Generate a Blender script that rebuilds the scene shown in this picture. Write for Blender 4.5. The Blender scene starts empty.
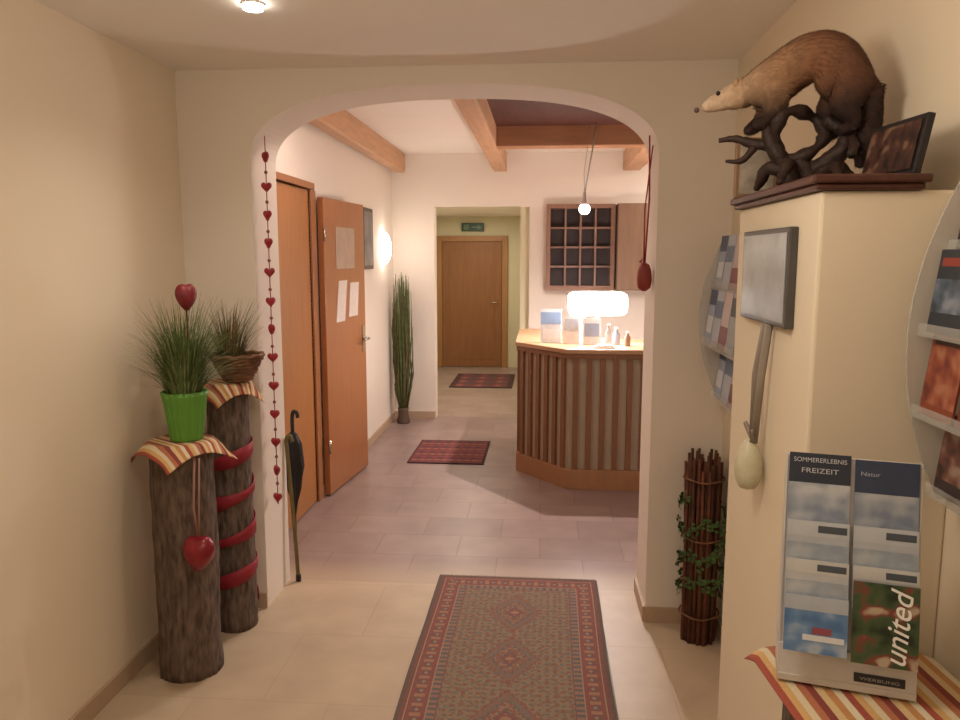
import bpy, bmesh, math, random, bisect
from mathutils import Vector, Matrix, noise
random.seed(7)
scene = bpy.context.scene
col = scene.collection

# ------------------------------------------------------------------ colours / materials
def lin(h):
    h = h.lstrip('#')
    o = []
    for i in (0, 2, 4):
        c = int(h[i:i+2], 16) / 255
        o.append(c/12.92 if c <= 0.04045 else ((c+0.055)/1.055)**2.4)
    return (o[0], o[1], o[2], 1)

_m = {}
def nt(name):
    m = bpy.data.materials.new(name); m.use_nodes = True
    n = m.node_tree.nodes; l = m.node_tree.links
    return m, n, l, n['Principled BSDF']

def mat(name, c, rough=0.6, var=0.12, scale=12, bump=0.0, metal=0.0, emit=0.0, emit_c=None, stretch=(1,1,1), detail=4):
    if name in _m: return _m[name]
    m, n, l, p = nt(name)
    base = lin(c)
    tc = n.new('ShaderNodeTexCoord'); mp = n.new('ShaderNodeMapping'); mp.inputs['Scale'].default_value = stretch
    no = n.new('ShaderNodeTexNoise'); no.inputs['Scale'].default_value = scale; no.inputs['Detail'].default_value = detail
    r = n.new('ShaderNodeValToRGB')
    r.color_ramp.elements[0].position = 0.3; r.color_ramp.elements[1].position = 0.7
    r.color_ramp.elements[0].color = tuple(v*(1-var) for v in base[:3])+(1,)
    r.color_ramp.elements[1].color = tuple(min(1, v*(1+var)) for v in base[:3])+(1,)
    l.new(tc.outputs['Object'], mp.inputs[0]); l.new(mp.outputs[0], no.inputs['Vector'])
    l.new(no.outputs['Fac'], r.inputs[0]); l.new(r.outputs[0], p.inputs['Base Color'])
    p.inputs['Roughness'].default_value = rough; p.inputs['Metallic'].default_value = metal
    if bump:
        b = n.new('ShaderNodeBump'); b.inputs['Strength'].default_value = bump; b.inputs['Distance'].default_value = 0.01
        l.new(no.outputs['Fac'], b.inputs['Height']); l.new(b.outputs[0], p.inputs['Normal'])
    if emit:
        p.inputs['Emission Color'].default_value = lin(emit_c or c); p.inputs['Emission Strength'].default_value = emit
    _m[name] = m
    return m

def photo_mat(cs, scale=30):
    name = 'photo_print_'+'_'.join(cs)
    if name in _m: return _m[name]
    m, n, l, p = nt(name)
    tc = n.new('ShaderNodeTexCoord'); no = n.new('ShaderNodeTexNoise'); no.inputs['Scale'].default_value = scale; no.inputs['Detail'].default_value = 1.5
    r = n.new('ShaderNodeValToRGB'); e = r.color_ramp.elements
    e[0].position = 0.34; e[0].color = lin(cs[0]); e[1].position = 0.68; e[1].color = lin(cs[-1])
    for i, c in enumerate(cs[1:-1]):
        q = e.new(0.34+0.34*(i+1)/(len(cs)-1)); q.color = lin(c)
    l.new(tc.outputs['Object'], no.inputs['Vector']); l.new(no.outputs['Fac'], r.inputs[0]); l.new(r.outputs[0], p.inputs['Base Color'])
    p.inputs['Roughness'].default_value = 0.4
    _m[name] = m
    return m

def tile_mat(name, c1, c2, grout, w, h, rough=0.35, blend=None):
    m, n, l, p = nt(name)
    tc = n.new('ShaderNodeTexCoord'); br = n.new('ShaderNodeTexBrick')
    br.inputs['Scale'].default_value = 1; br.inputs['Brick Width'].default_value = w; br.inputs['Row Height'].default_value = h
    br.inputs['Mortar Size'].default_value = 0.004; br.inputs['Mortar Smooth'].default_value = 0.6
    br.inputs['Color1'].default_value = lin(c1); br.inputs['Color2'].default_value = lin(c2); br.inputs['Mortar'].default_value = lin(grout)
    no = n.new('ShaderNodeTexNoise'); no.inputs['Scale'].default_value = 5; no.inputs['Detail'].default_value = 6
    mx = n.new('ShaderNodeMixRGB'); mx.blend_type = 'OVERLAY'; mx.inputs[0].default_value = 0.25
    l.new(tc.outputs['Object'], br.inputs['Vector']); l.new(tc.outputs['Object'], no.inputs['Vector'])
    l.new(br.outputs['Color'], mx.inputs[1]); l.new(no.outputs['Fac'], mx.inputs[2]); out = mx.outputs[0]
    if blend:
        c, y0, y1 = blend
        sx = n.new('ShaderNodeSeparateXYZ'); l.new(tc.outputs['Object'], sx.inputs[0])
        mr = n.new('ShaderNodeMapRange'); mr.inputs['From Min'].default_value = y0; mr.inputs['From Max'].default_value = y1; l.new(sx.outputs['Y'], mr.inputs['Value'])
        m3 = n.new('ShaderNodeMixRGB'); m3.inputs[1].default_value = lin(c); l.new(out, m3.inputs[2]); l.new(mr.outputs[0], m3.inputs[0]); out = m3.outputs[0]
    l.new(out, p.inputs['Base Color'])
    b = n.new('ShaderNodeBump'); b.inputs['Strength'].default_value = 0.08; b.inputs['Distance'].default_value = 0.003; b.invert = True
    l.new(br.outputs['Fac'], b.inputs['Height']); l.new(b.outputs[0], p.inputs['Normal'])
    p.inputs['Roughness'].default_value = rough
    return m

def attr_mat(name, rough=0.9, ns=120, bump=0.3, var=0.25):
    m, n, l, p = nt(name)
    a = n.new('ShaderNodeVertexColor'); a.layer_name = 'Col'
    tc = n.new('ShaderNodeTexCoord'); no = n.new('ShaderNodeTexNoise'); no.inputs['Scale'].default_value = ns
    mx = n.new('ShaderNodeMixRGB'); mx.blend_type = 'OVERLAY'; mx.inputs[0].default_value = var
    l.new(tc.outputs['Object'], no.inputs['Vector']); l.new(a.outputs['Color'], mx.inputs[1]); l.new(no.outputs['Fac'], mx.inputs[2])
    l.new(mx.outputs[0], p.inputs['Base Color'])
    b = n.new('ShaderNodeBump'); b.inputs['Strength'].default_value = bump; b.inputs['Distance'].default_value = 0.003
    l.new(no.outputs['Fac'], b.inputs['Height']); l.new(b.outputs[0], p.inputs['Normal'])
    p.inputs['Roughness'].default_value = rough
    return m

def acrylic(name, c='dcdcd8', lo=0.2, hi=0.3):
    m, n, l, p = nt(name)
    p.inputs['Base Color'].default_value = lin(c); p.inputs['Roughness'].default_value = 0.2
    tr = n.new('ShaderNodeBsdfTransparent'); mx = n.new('ShaderNodeMixShader')
    no = n.new('ShaderNodeTexNoise'); no.inputs['Scale'].default_value = 5
    mr = n.new('ShaderNodeMapRange'); mr.inputs['To Min'].default_value = lo; mr.inputs['To Max'].default_value = hi
    l.new(no.outputs['Fac'], mr.inputs['Value']); l.new(mr.outputs[0], mx.inputs[0])
    l.new(tr.outputs[0], mx.inputs[1]); l.new(p.outputs[0], mx.inputs[2]); l.new(mx.outputs[0], n['Material Output'].inputs['Surface'])
    return m

def paint(c, rough=0.45, em=0):
    if isinstance(c, tuple): return photo_mat(c)
    return mat('paint_'+c+('_e' if em else ''), c, rough, 0.06, 30, emit=em)

# ------------------------------------------------------------------ mesh builder
class MB:
    def __init__(s): s.v = []; s.f = []; s.m = []; s.s = []
    def add(s, vs, fs, mi=0, sm=False):
        o = len(s.v); s.v += [Vector(v) for v in vs]
        for f in fs: s.f.append([i+o for i in f]); s.m.append(mi); s.s.append(sm)
        return s
    def box(s, x0, x1, y0, y1, z0, z1, mi=0):
        vs = [(x, y, z) for x in (x0, x1) for y in (y0, y1) for z in (z0, z1)]
        return s.add(vs, [(0,1,3,2),(4,6,7,5),(0,4,5,1),(2,3,7,6),(0,2,6,4),(1,5,7,3)], mi)
    def obox(s, O, U, V, N, w, h, t, mi=0):
        O, U, V, N = Vector(O), Vector(U), Vector(V), Vector(N)
        vs = [O+U*a*w+V*b*h+N*c*t for a in (0,1) for b in (0,1) for c in (0,1)]
        return s.add(vs, [(0,1,3,2),(4,6,7,5),(0,4,5,1),(2,3,7,6),(0,2,6,4),(1,5,7,3)], mi)
    def prism(s, pts, z0, z1, mi=0):
        n = len(pts)
        vs = [(p[0], p[1], z0) for p in pts]+[(p[0], p[1], z1) for p in pts]
        fs = [tuple(range(n))[::-1], tuple(range(n, 2*n))]+[(i, (i+1) % n, (i+1) % n+n, i+n) for i in range(n)]
        return s.add(vs, fs, mi)
    def lathe(s, prof, c, seg=24, mi=0, sm=True, wob=None):
        c = Vector(c); vs = []; fs = []
        for j, (r, z) in enumerate(prof):
            for i in range(seg):
                a = 2*math.pi*i/seg
                rr = r*(wob(a, z) if wob else 1)
                vs.append(c+Vector((rr*math.cos(a), rr*math.sin(a), z)))
        for j in range(len(prof)-1):
            for i in range(seg):
                k = (i+1) % seg
                fs.append((j*seg+i, j*seg+k, (j+1)*seg+k, (j+1)*seg+i))
        fs.append(tuple(range(seg))[::-1]); n = (len(prof)-1)*seg; fs.append(tuple(range(n, n+seg)))
        return s.add(vs, fs, mi, sm)
    def tube(s, path, rad, seg=8, mi=0, flat=1.0, sm=True, closed=False):
        P = [Vector(p) for p in path]; n = len(P)
        R = rad if isinstance(rad, (list, tuple)) else [rad]*n
        vs = []; fs = []; ref = None
        for i in range(n):
            if closed: t = P[(i+1) % n]-P[i-1]
            else: t = P[min(i+1, n-1)]-P[max(i-1, 0)]
            t.normalize()
            if ref is None:
                ref = Vector((0,0,1)) if abs(t.z) < 0.9 else Vector((1,0,0))
            u = (ref-t*ref.dot(t)).normalized(); w = t.cross(u); ref = u
            for k in range(seg):
                a = 2*math.pi*k/seg
                vs.append(P[i]+(u*math.cos(a)+w*math.sin(a)*flat)*R[i])
        for i in range(n if closed else n-1):
            for k in range(seg):
                q = (k+1) % seg; j = (i+1) % n
                fs.append((i*seg+k, i*seg+q, j*seg+q, j*seg+k))
        if not closed:
            fs.append(tuple(range(seg))[::-1]); fs.append(tuple(range((n-1)*seg, n*seg)))
        return s.add(vs, fs, mi, sm)
    def ball(s, c, r, mi=0, sc=(1,1,1), seg=14, rings=8):
        vs = []; fs = []; c = Vector(c)
        for j in range(1, rings):
            th = math.pi*j/rings
            for i in range(seg):
                a = 2*math.pi*i/seg
                vs.append(c+Vector((math.sin(th)*math.cos(a)*r*sc[0], math.sin(th)*math.sin(a)*r*sc[1], math.cos(th)*r*sc[2])))
        top = len(vs); vs.append(c+Vector((0,0,r*sc[2]))); vs.append(c-Vector((0,0,r*sc[2])))
        for j in range(rings-2):
            for i in range(seg):
                k = (i+1) % seg; fs.append((j*seg+i, (j+1)*seg+i, (j+1)*seg+k, j*seg+k))
        for i in range(seg):
            k = (i+1) % seg; fs.append((top, i, k)); fs.append((top+1, (rings-2)*seg+k, (rings-2)*seg+i))
        return s.add(vs, fs, mi, sm=True)
    def heart(s, c, w, t, mi=0, seg=28, rings=5, rot=0.0, tall=1.0, rnd=0.0):
        c = Vector(c); U = Vector((math.cos(rot), math.sin(rot), 0)); N = Vector((-math.sin(rot), math.cos(rot), 0)); V = Vector((0,0,1))
        out = []
        for i in range(seg):
            a = 2*math.pi*i/seg
            x = 16*math.sin(a)**3; y = 13*math.cos(a)-5*math.cos(2*a)-2*math.cos(3*a)-math.cos(4*a)
            x = x*(1-rnd)+16*math.sin(a)*rnd; y = y*(1-rnd)+15*math.cos(a)*rnd
            out.append((x/32*w, (y+2)/32*w*tall))
        vs = []; fs = []
        layers = [(math.sin(math.pi*k/(2*rings)), math.cos(math.pi*k/(2*rings))) for k in range(1, rings+1)]
        seq = [(a, b) for a, b in layers]+[(a, -b) for a, b in reversed(layers[:-1])]
        for sc, d in seq:
            for x, y in out: vs.append(c+U*x*sc+V*y*sc+N*d*t)
        L = len(seq)
        for j in range(L-1):
            for i in range(seg):
                k = (i+1) % seg; fs.append((j*seg+i, j*seg+k, (j+1)*seg+k, (j+1)*seg+i))
        A = len(vs); vs.append(c+N*t); vs.append(c-N*t)
        for i in range(seg):
            k = (i+1) % seg; fs.append((A, k, i)); fs.append((A+1, (L-1)*seg+i, (L-1)*seg+k))
        return s.add(vs, fs, mi, True)
    def obj(s, name, mats, parent=None, origin=None, bevel=0.0, label=None, colors=None, recalc=True):
        if not isinstance(mats, (list, tuple)): mats = [mats]
        if parent is not None: o = Vector(parent['_o'])
        else: o = Vector(origin) if origin is not None else Vector((0,0,0))
        me = bpy.data.meshes.new(name)
        me.from_pydata([tuple(v-o) for v in s.v], [], s.f)
        for m in mats: me.materials.append(m)
        for p, mi, sm in zip(me.polygons, s.m, s.s): p.material_index = mi; p.use_smooth = sm
        if colors:
            ca = me.color_attributes.new('Col', 'FLOAT_COLOR', 'CORNER')
            for p in me.polygons:
                for li in p.loop_indices: ca.data[li].color = colors[p.index]
        elif recalc:
            bm = bmesh.new(); bm.from_mesh(me); bmesh.ops.recalc_face_normals(bm, faces=bm.faces); bm.to_mesh(me); bm.free()
        ob = bpy.data.objects.new(name, me); col.objects.link(ob)
        if parent is not None: ob.parent = parent
        else: ob.location = o; ob['_o'] = list(o)
        if bevel:
            b = ob.modifiers.new('bevel', 'BEVEL'); b.width = bevel; b.segments = 2; b.limit_method = 'ANGLE'
        if label: ob['label'] = label
        return ob

def struct(ob, label, cat):
    ob['kind'] = 'structure'; ob['label'] = label; ob['category'] = cat; return ob
def tag(ob, label, cat, group=None):
    ob['label'] = label; ob['category'] = cat
    if group: ob['group'] = group
    return ob
def thing(name, loc, label, cat, group=None):
    e = bpy.data.objects.new(name, None); e.empty_display_size = 0.05; e.location = loc; e['_o'] = list(loc)
    col.objects.link(e); return tag(e, label, cat, group)
def cr(pts, n=6):
    P = [Vector(p) for p in pts]; P = [P[0]*2-P[1]]+P+[P[-1]*2-P[-2]]; o = []
    for i in range(1, len(P)-2):
        for k in range(n):
            t = k/n; a, b, c, d = P[i-1], P[i], P[i+1], P[i+2]
            o.append(0.5*((2*b)+(c-a)*t+(2*a-5*b+4*c-d)*t*t+(3*b-a-3*c+d)*t**3))
    o.append(P[-2]); return o
def text(s, O, U, V, N, size, m, parent, squeeze=1.0, name='lettering', width=None, shear=0.0, off=0.0):
    cu = bpy.data.curves.new('t', 'FONT'); cu.body = s; cu.size = size; cu.align_x = 'CENTER'; cu.align_y = 'CENTER'
    cu.shear = shear; cu.offset = off
    tmp = bpy.data.objects.new('t', cu); col.objects.link(tmp)
    bpy.context.view_layer.update()
    me = bpy.data.meshes.new_from_object(tmp.evaluated_get(bpy.context.evaluated_depsgraph_get()))
    bpy.data.objects.remove(tmp)
    O, U, V, N = Vector(O), Vector(U), Vector(V), Vector(N)
    if width and len(me.vertices):
        xs = [v.co.x for v in me.vertices]; squeeze = width/(max(xs)-min(xs))
    o = Vector(parent['_o'])
    for v in me.vertices: v.co = O+U*v.co.x*squeeze+V*v.co.y+N*0.0012-o
    me.materials.clear(); me.materials.append(m)
    ob = bpy.data.objects.new(name, me); col.objects.link(ob); ob.parent = parent
    return ob

# ------------------------------------------------------------------ materials
M_wall = mat('plaster_cream', 'eadcc4', 0.85, 0.015, 2, 0.03)
M_wallw = mat('plaster_white', 'ece2d6', 0.85, 0.015, 2, 0.03)
M_wally = mat('plaster_corridor', 'ded6b8', 0.85, 0.02, 3)
M_ceil = mat('ceiling_paint', 'f4ede4', 0.9, 0.015, 3)
M_floor1 = tile_mat('floor_cream_tile', 'c6b299', 'c2ae95', 'bba78e', 0.5, 0.5, 0.42)
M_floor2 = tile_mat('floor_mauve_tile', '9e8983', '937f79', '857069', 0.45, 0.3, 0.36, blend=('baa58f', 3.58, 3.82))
M_floor3 = tile_mat('floor_corridor_tile', 'a8948a', 'a08c80', '907c70', 0.45, 0.3, 0.4)
M_base = mat('skirting_beige', 'bba289', 0.5, 0.05, 8)
M_beam = mat('beam_pine', 'cca07c', 0.55, 0.12, 6, 0.05, stretch=(6, 0.6, 6))
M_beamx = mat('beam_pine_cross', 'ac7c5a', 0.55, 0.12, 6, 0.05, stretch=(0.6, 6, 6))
M_dark = mat('dark_wood_panel', '4a2014', 0.6, 0.25, 6, stretch=(6, 0.6, 6))
M_door = mat('door_beech', 'ac7240', 0.42, 0.08, 5, stretch=(8, 8, 0.7))
M_door2 = mat('door_beech_red', 'a46a42', 0.33, 0.08, 5, stretch=(8, 8, 0.7))
M_door3 = mat('door_far', 'ac7e50', 0.45, 0.08, 5, stretch=(8, 8, 0.7))
M_frame = mat('door_frame_wood', 'a06a42', 0.45, 0.08, 5, stretch=(8, 8, 0.7))
M_counter = mat('counter_wood', 'a07452', 0.45, 0.1, 5, stretch=(3, 3, 1))
M_counterb = mat('counter_back_grey', 'a89884', 0.6, 0.06, 5)
M_slat = mat('counter_slat_brown', '80583a', 0.5, 0.1, 5, stretch=(8, 8, 0.7))
M_top = mat('counter_top_wood', 'b8906c', 0.4, 0.08, 4)
M_cab = mat('cabinet_brown', '886450', 0.5, 0.1, 5, stretch=(6, 6, 0.8))
M_cab2 = mat('cupboard_brown', '80644e', 0.5, 0.1, 5, stretch=(6, 6, 0.8))
M_bark = mat('bark', '6a5a50', 0.95, 0.55, 22, 1.0, stretch=(3, 3, 0.7), detail=8)
M_logend = mat('log_end', 'b08a5c', 0.9, 0.2, 20)
M_red = mat('heart_red', '9c1c2a', 0.45, 0.15, 20)
M_redd = mat('heart_dark_red', '7c1c26', 0.5, 0.25, 30)
M_ribbon = mat('ribbon_red', '96202e', 0.6, 0.15, 30)
M_black = mat('black_matte', '1e1a1c', 0.55, 0.2, 20)
M_metal = mat('chrome', 'c8c4bc', 0.25, 0.03, 10, metal=1.0)
M_green = mat('pot_green', '62a03c', 0.4, 0.06, 10)
M_leaf = mat('grass_green', '5a703a', 0.7, 0.35, 25)
M_leafd = mat('reed_green', '525c30', 0.75, 0.4, 25)
M_brown = mat('twig_brown', '523222', 0.85, 0.35, 25, 0.4)
M_brownb = mat('basket_brown', '77543c', 0.9, 0.35, 25, 0.4)
M_board = mat('board_dark', '4e2a20', 0.4, 0.25, 8, stretch=(6, 0.8, 6))
M_root = mat('root_dark', '2e1c14', 0.65, 0.45, 30, 0.8)
M_white = mat('white_plastic', 'eeeae4', 0.4, 0.02, 10)
M_ac = acrylic('acrylic_clear')
M_acs = acrylic('acrylic_side', 'd4d0ca', 0.45, 0.6)
M_cloth = attr_mat('striped_cloth', 0.9, 180, 0.3, 0.2)
M_rug = attr_mat('woven_rug', 0.95, 150, 0.6, 0.3)
M_paper = mat('paper_white', 'e6e4e2', 0.6, 0.03, 20)

# ------------------------------------------------------------------ room shell
CE = 2.38; CH = 2.58
XL, XR = -1.56, 0.77; XH = -1.46; YA, YB = 3.23, 3.54; YF = 7.4
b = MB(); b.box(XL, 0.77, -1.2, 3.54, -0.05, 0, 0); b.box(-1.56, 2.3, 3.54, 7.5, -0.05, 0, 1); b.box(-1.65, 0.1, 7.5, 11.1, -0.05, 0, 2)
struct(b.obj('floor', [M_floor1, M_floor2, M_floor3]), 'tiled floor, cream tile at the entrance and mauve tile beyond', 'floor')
b = MB(); b.box(XL-0.1, XR+0.1, -1.3, YA, CE, CE+0.08); b.box(XH-0.1, 2.3, YB, YF+0.1, CH, CH+0.08); b.box(-1.7, 0.1, 7.55, 11.1, 2.17, 2.25)
struct(b.obj('ceiling', M_ceil), 'plain off-white painted ceiling', 'ceiling')
b = MB(); b.box(XL-0.1, XL, -1.2, YA, 0, CE)
struct(b.obj('wall_left', M_wall), 'cream plastered wall of the entrance', 'wall')
b = MB(); b.box(XR, XR+0.1, -1.2, YA, 0, CE)
struct(b.obj('wall_right', M_wall), 'cream plastered wall carrying leaflet racks', 'wall')
b = MB(); b.box(XL-0.1, XR+0.1, -1.3, -1.2, 0, CE)
struct(b.obj('wall_back', M_wall), 'cream plastered wall behind the entrance', 'wall')
AX0, AX1 = -1.245, 0.468; ac = (AX0+AX1)/2; ah = (AX1-AX0)/2; zs = 2.0; ar = 0.306; n_e = 2.5
b = MB(); b.box(XL-0.1, AX0, YA, YB, 0, CH); b.box(AX1, 2.3, YA, YB, 0, CH)
N = 48; pts = []
for i in range(N+1):
    a = math.pi*(1-i/N); c_, s_ = math.cos(a), math.sin(a)
    pts.append((ac+ah*math.copysign(abs(c_)**(2/n_e), c_), zs+ar*max(0, s_)**(2/n_e)))
vs = []; fs = []
for x, z in pts: vs += [(x, YA, z), (x, YA, CH), (x, YB, z), (x, YB, CH)]
for i in range(N):
    p = 4*i; q = p+4
    fs += [(p, q, q+1, p+1), (p+2, p+3, q+3, q+2), (p, p+2, q+2, q)]
b.add(vs, fs)
struct(b.obj('wall_arch', M_wallw), 'white plastered wall pierced by a wide rounded archway', 'wall')
b = MB(); b.box(XH-0.1, XH, YB, 3.86, 0, CH); b.box(XH-0.1, XH, 3.86, 4.74, 2.02, CH); b.box(XH-0.1, XH, 4.74, YF, 0, CH)
struct(b.obj('wall_hall_left', M_wallw), 'white plastered hall wall with a doorway', 'wall')
b = MB(); b.box(XH-0.3, -1.05, YF, YF+0.15, 0, CH); b.box(-0.13, 2.3, YF, YF+0.15, 0, CH); b.box(-1.05, -0.13, YF, YF+0.15, 2.08, CH)
struct(b.obj('wall_hall_far', M_wallw), 'white plastered wall with an open passage', 'wall')
b = MB(); b.box(2.2, 2.3, YB, YF, 0, CH)
struct(b.obj('wall_hall_right', M_wallw), 'white plastered wall behind the reception', 'wall')
b = MB(); b.box(-1.68, -1.58, 7.55, 11.1, 0, 2.2); struct(b.obj('wall_corridor_left', M_wally), 'pale yellow corridor wall', 'wall')
b = MB(); b.box(-0.22, -0.12, 7.55, 11.1, 0, 2.2); struct(b.obj('wall_corridor_right', M_wally), 'pale yellow corridor wall', 'wall')
b = MB(); b.box(-1.68, -0.12, 11.0, 11.1, 0, 2.2); struct(b.obj('wall_corridor_end', M_wally), 'pale yellow corridor end wall with a door', 'wall')
b = MB(); b.box(0.505, XR, 1.46, 2.04, 0, 1.72)
struct(b.obj('wall_pier', M_wall, bevel=0.006), 'cream boxed-out wall pier topped by a dark board', 'wall pier')
b = MB(); b.box(XL, XL+0.012, -1.2, YA, 0, 0.07); b.box(XL, AX0, YA-0.012, YA, 0, 0.07)
struct(b.obj('baseboard_left', M_base), 'beige tile skirting', 'baseboard')
b = MB(); b.box(XR-0.012, XR, 2.07, YA, 0, 0.07); b.box(AX1, XR-0.012, YA-0.012, YA, 0, 0.07); b.box(AX1-0.012, AX1, YA, YB, 0, 0.07)
struct(b.obj('baseboard_right', M_base), 'beige tile skirting', 'baseboard')
b = MB(); b.box(XH, XH+0.012, 4.86, YF, 0, 0.07); b.box(XH, -1.05, YF-0.012, YF, 0, 0.07)
struct(b.obj('baseboard_hall', M_base), 'beige tile skirting in the hall', 'baseboard')
def beam(nm, x0, x1, y0, y1, m, lab):
    b = MB(); b.box(x0, x1, y0, y1, 2.405, CH); struct(b.obj(nm, m, bevel=0.008), lab, 'ceiling beam')
beam('trim_1', -1.43, -1.33, YB, YF, M_beam, 'pine ceiling beam beside the wall')
beam('trim_2', -0.47, -0.35, YB, YF, M_beam, 'pine ceiling beam across the hall')
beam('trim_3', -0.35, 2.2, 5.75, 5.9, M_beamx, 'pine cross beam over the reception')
beam('trim_4', 0.74, 0.9, 5.9, YF, M_beam, 'short pine ceiling beam over the reception')
b = MB(); b.box(-0.35, 2.2, YB, 5.75, 2.55, CH)
struct(b.obj('trim_5', M_dark), 'dark stained ceiling panel between the beams', 'ceiling panel')

# ------------------------------------------------------------------ doors
b = MB(); b.box(XH-0.1, XH+0.02, 3.80, 3.86, 0, 2.06); b.box(XH-0.1, XH+0.012, 4.74, 4.84, 0, 2.02); b.box(XH-0.1, XH+0.02, 3.86, 4.80, 2.02, 2.06)
struct(b.obj('trim_6', M_frame, bevel=0.004), 'wooden door frame', 'door frame')
d = thing('door_1', (XH-0.05, 4.3, 0), 'closed beech door in a wooden frame', 'door'); d['kind'] = 'structure'
b = MB(); b.box(XH-0.04, XH-0.005, 3.865, 4.738, 0.01, 2.015); b.obj('door_leaf', M_door, d, bevel=0.004)
b = MB(); b.box(XH-0.005, XH+0.003, 3.90, 3.94, 0.95, 1.12); b.tube([(XH-0.005, 3.92, 1.06), (XH+0.04, 3.92, 1.06), (XH+0.04, 4.02, 1.06)], 0.009); b.obj('handle', M_metal, d)
H0 = Vector((-1.405, 4.85, 0)); H1 = Vector((-1.325, 5.62, 0)); U = (H1-H0).normalized(); Nn = Vector((U.y, -U.x, 0)); L = (H1-H0).length
d = thing('door_2', tuple(H0), 'open reddish beech door swung against the wall', 'door'); d['kind'] = 'structure'
b = MB(); b.obox(H0+Vector((0,0,0.01)), U, (0,0,1), -Nn, L, 1.97, 0.04)
b.obj('door_leaf', M_door2, d, bevel=0.004)
b = MB(); P = H0+U*(L-0.07)+Vector((0,0,1.0)); b.obox(P-U*0.02-Vector((0,0,0.1)), U, (0,0,1), Nn, 0.04, 0.2, 0.008)
b.tube([P, P+Nn*0.05, P+Nn*0.05-U*0.11], 0.009); b.obj('handle', M_metal, d)
for z in (0.3, 1.7):
    b = MB(); b.tube([H0+Nn*0.005+Vector((0,0,z)), H0+Nn*0.005+Vector((0,0,z+0.09))], 0.009); b.obj('hinge', M_metal, d)
def sheet(nm, u0, u1, z0, z1, m, lab, skew=0):
    O = H0+U*u0+Nn*0.0008+Vector((0,0,z0)); b = MB()
    V = Vector((0,0,1))
    vs = [O, O+U*(u1-u0), O+U*(u1-u0+skew)+V*(z1-z0), O+U*skew+V*(z1-z0)]
    vs += [v+Nn*0.002 for v in vs]
    b.add(vs, [(3,2,1,0),(4,5,6,7),(0,1,5,4),(1,2,6,5),(2,3,7,6),(3,0,4,7)])
    return tag(b.obj(nm, m, origin=O), lab, 'notice')
sheet('notice_glint_sheet', 0.20, 0.56, 1.52, 1.80, mat('notice_tan', 'b39c8a', 0.4), 'tan printed notice taped on the open door')
sheet('notice_glint_sheet', 0.18, 0.34, 1.16, 1.44, paint('dcd0c8'), 'slanted white patch drawn as a shiny reflection on the open door', 0.06)  # this and the next pale patch draw reflections on the door leaf
sheet('notice_glint_sheet', 0.42, 0.60, 1.18, 1.42, paint('dcd0c8'), 'small white patch drawn as a reflection on the open door', 0.04)
b = MB(); b.box(-1.53, -1.45, 10.96, 11.0, 0, 1.90); b.box(-0.58, -0.50, 10.96, 11.0, 0, 1.90); b.box(-1.45, -0.58, 10.96, 11.0, 1.82, 1.90)
struct(b.obj('trim_7', M_door3, bevel=0.005), 'wooden frame of the corridor door', 'door frame')
d = thing('door_3', (-1.0, 10.98, 0), 'closed brown wooden door at the end of the corridor', 'door'); d['kind'] = 'structure'
b = MB(); b.box(-1.445, -0.585, 10.975, 10.998, 0.01, 1.815); b.box(-1.34, -0.69, 10.97, 10.976, 0.12, 1.7); b.obj('door_leaf', mat('door_far_leaf', '94643c', 0.45, 0.1, 5, stretch=(8,8,0.7)), d, bevel=0.004)
b = MB(); b.tube([(-0.64, 10.97, 0.95), (-0.64, 10.92, 0.95), (-0.74, 10.92, 0.95)], 0.01); b.obj('handle', M_metal, d)

e = thing('exit_sign', (-1.0, 10.98, 1.97), 'small green escape sign above the corridor door', 'exit sign')
b = MB(); b.box(-1.16, -0.84, 10.95, 11.0, 1.965, 2.08); b.obj('sign_box', mat('sign_green', '24482e', 0.4, 0.05), e, bevel=0.004)
b = MB(); y = 10.948
b.box(-1.13, -1.05, y, y+.002, 1.985, 2.06)
b.add([(-1.02,y,2.01),(-1.02,y,2.03),(-0.93,y,2.03),(-0.93,y,2.01)], [(0,1,2,3)]); b.add([(-0.93,y,1.985),(-0.93,y,2.055),(-0.87,y,2.02)], [(0,1,2)])
b.obj('pictogram', mat('sign_white', '607c64', 0.4, 0.05), e)

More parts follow.
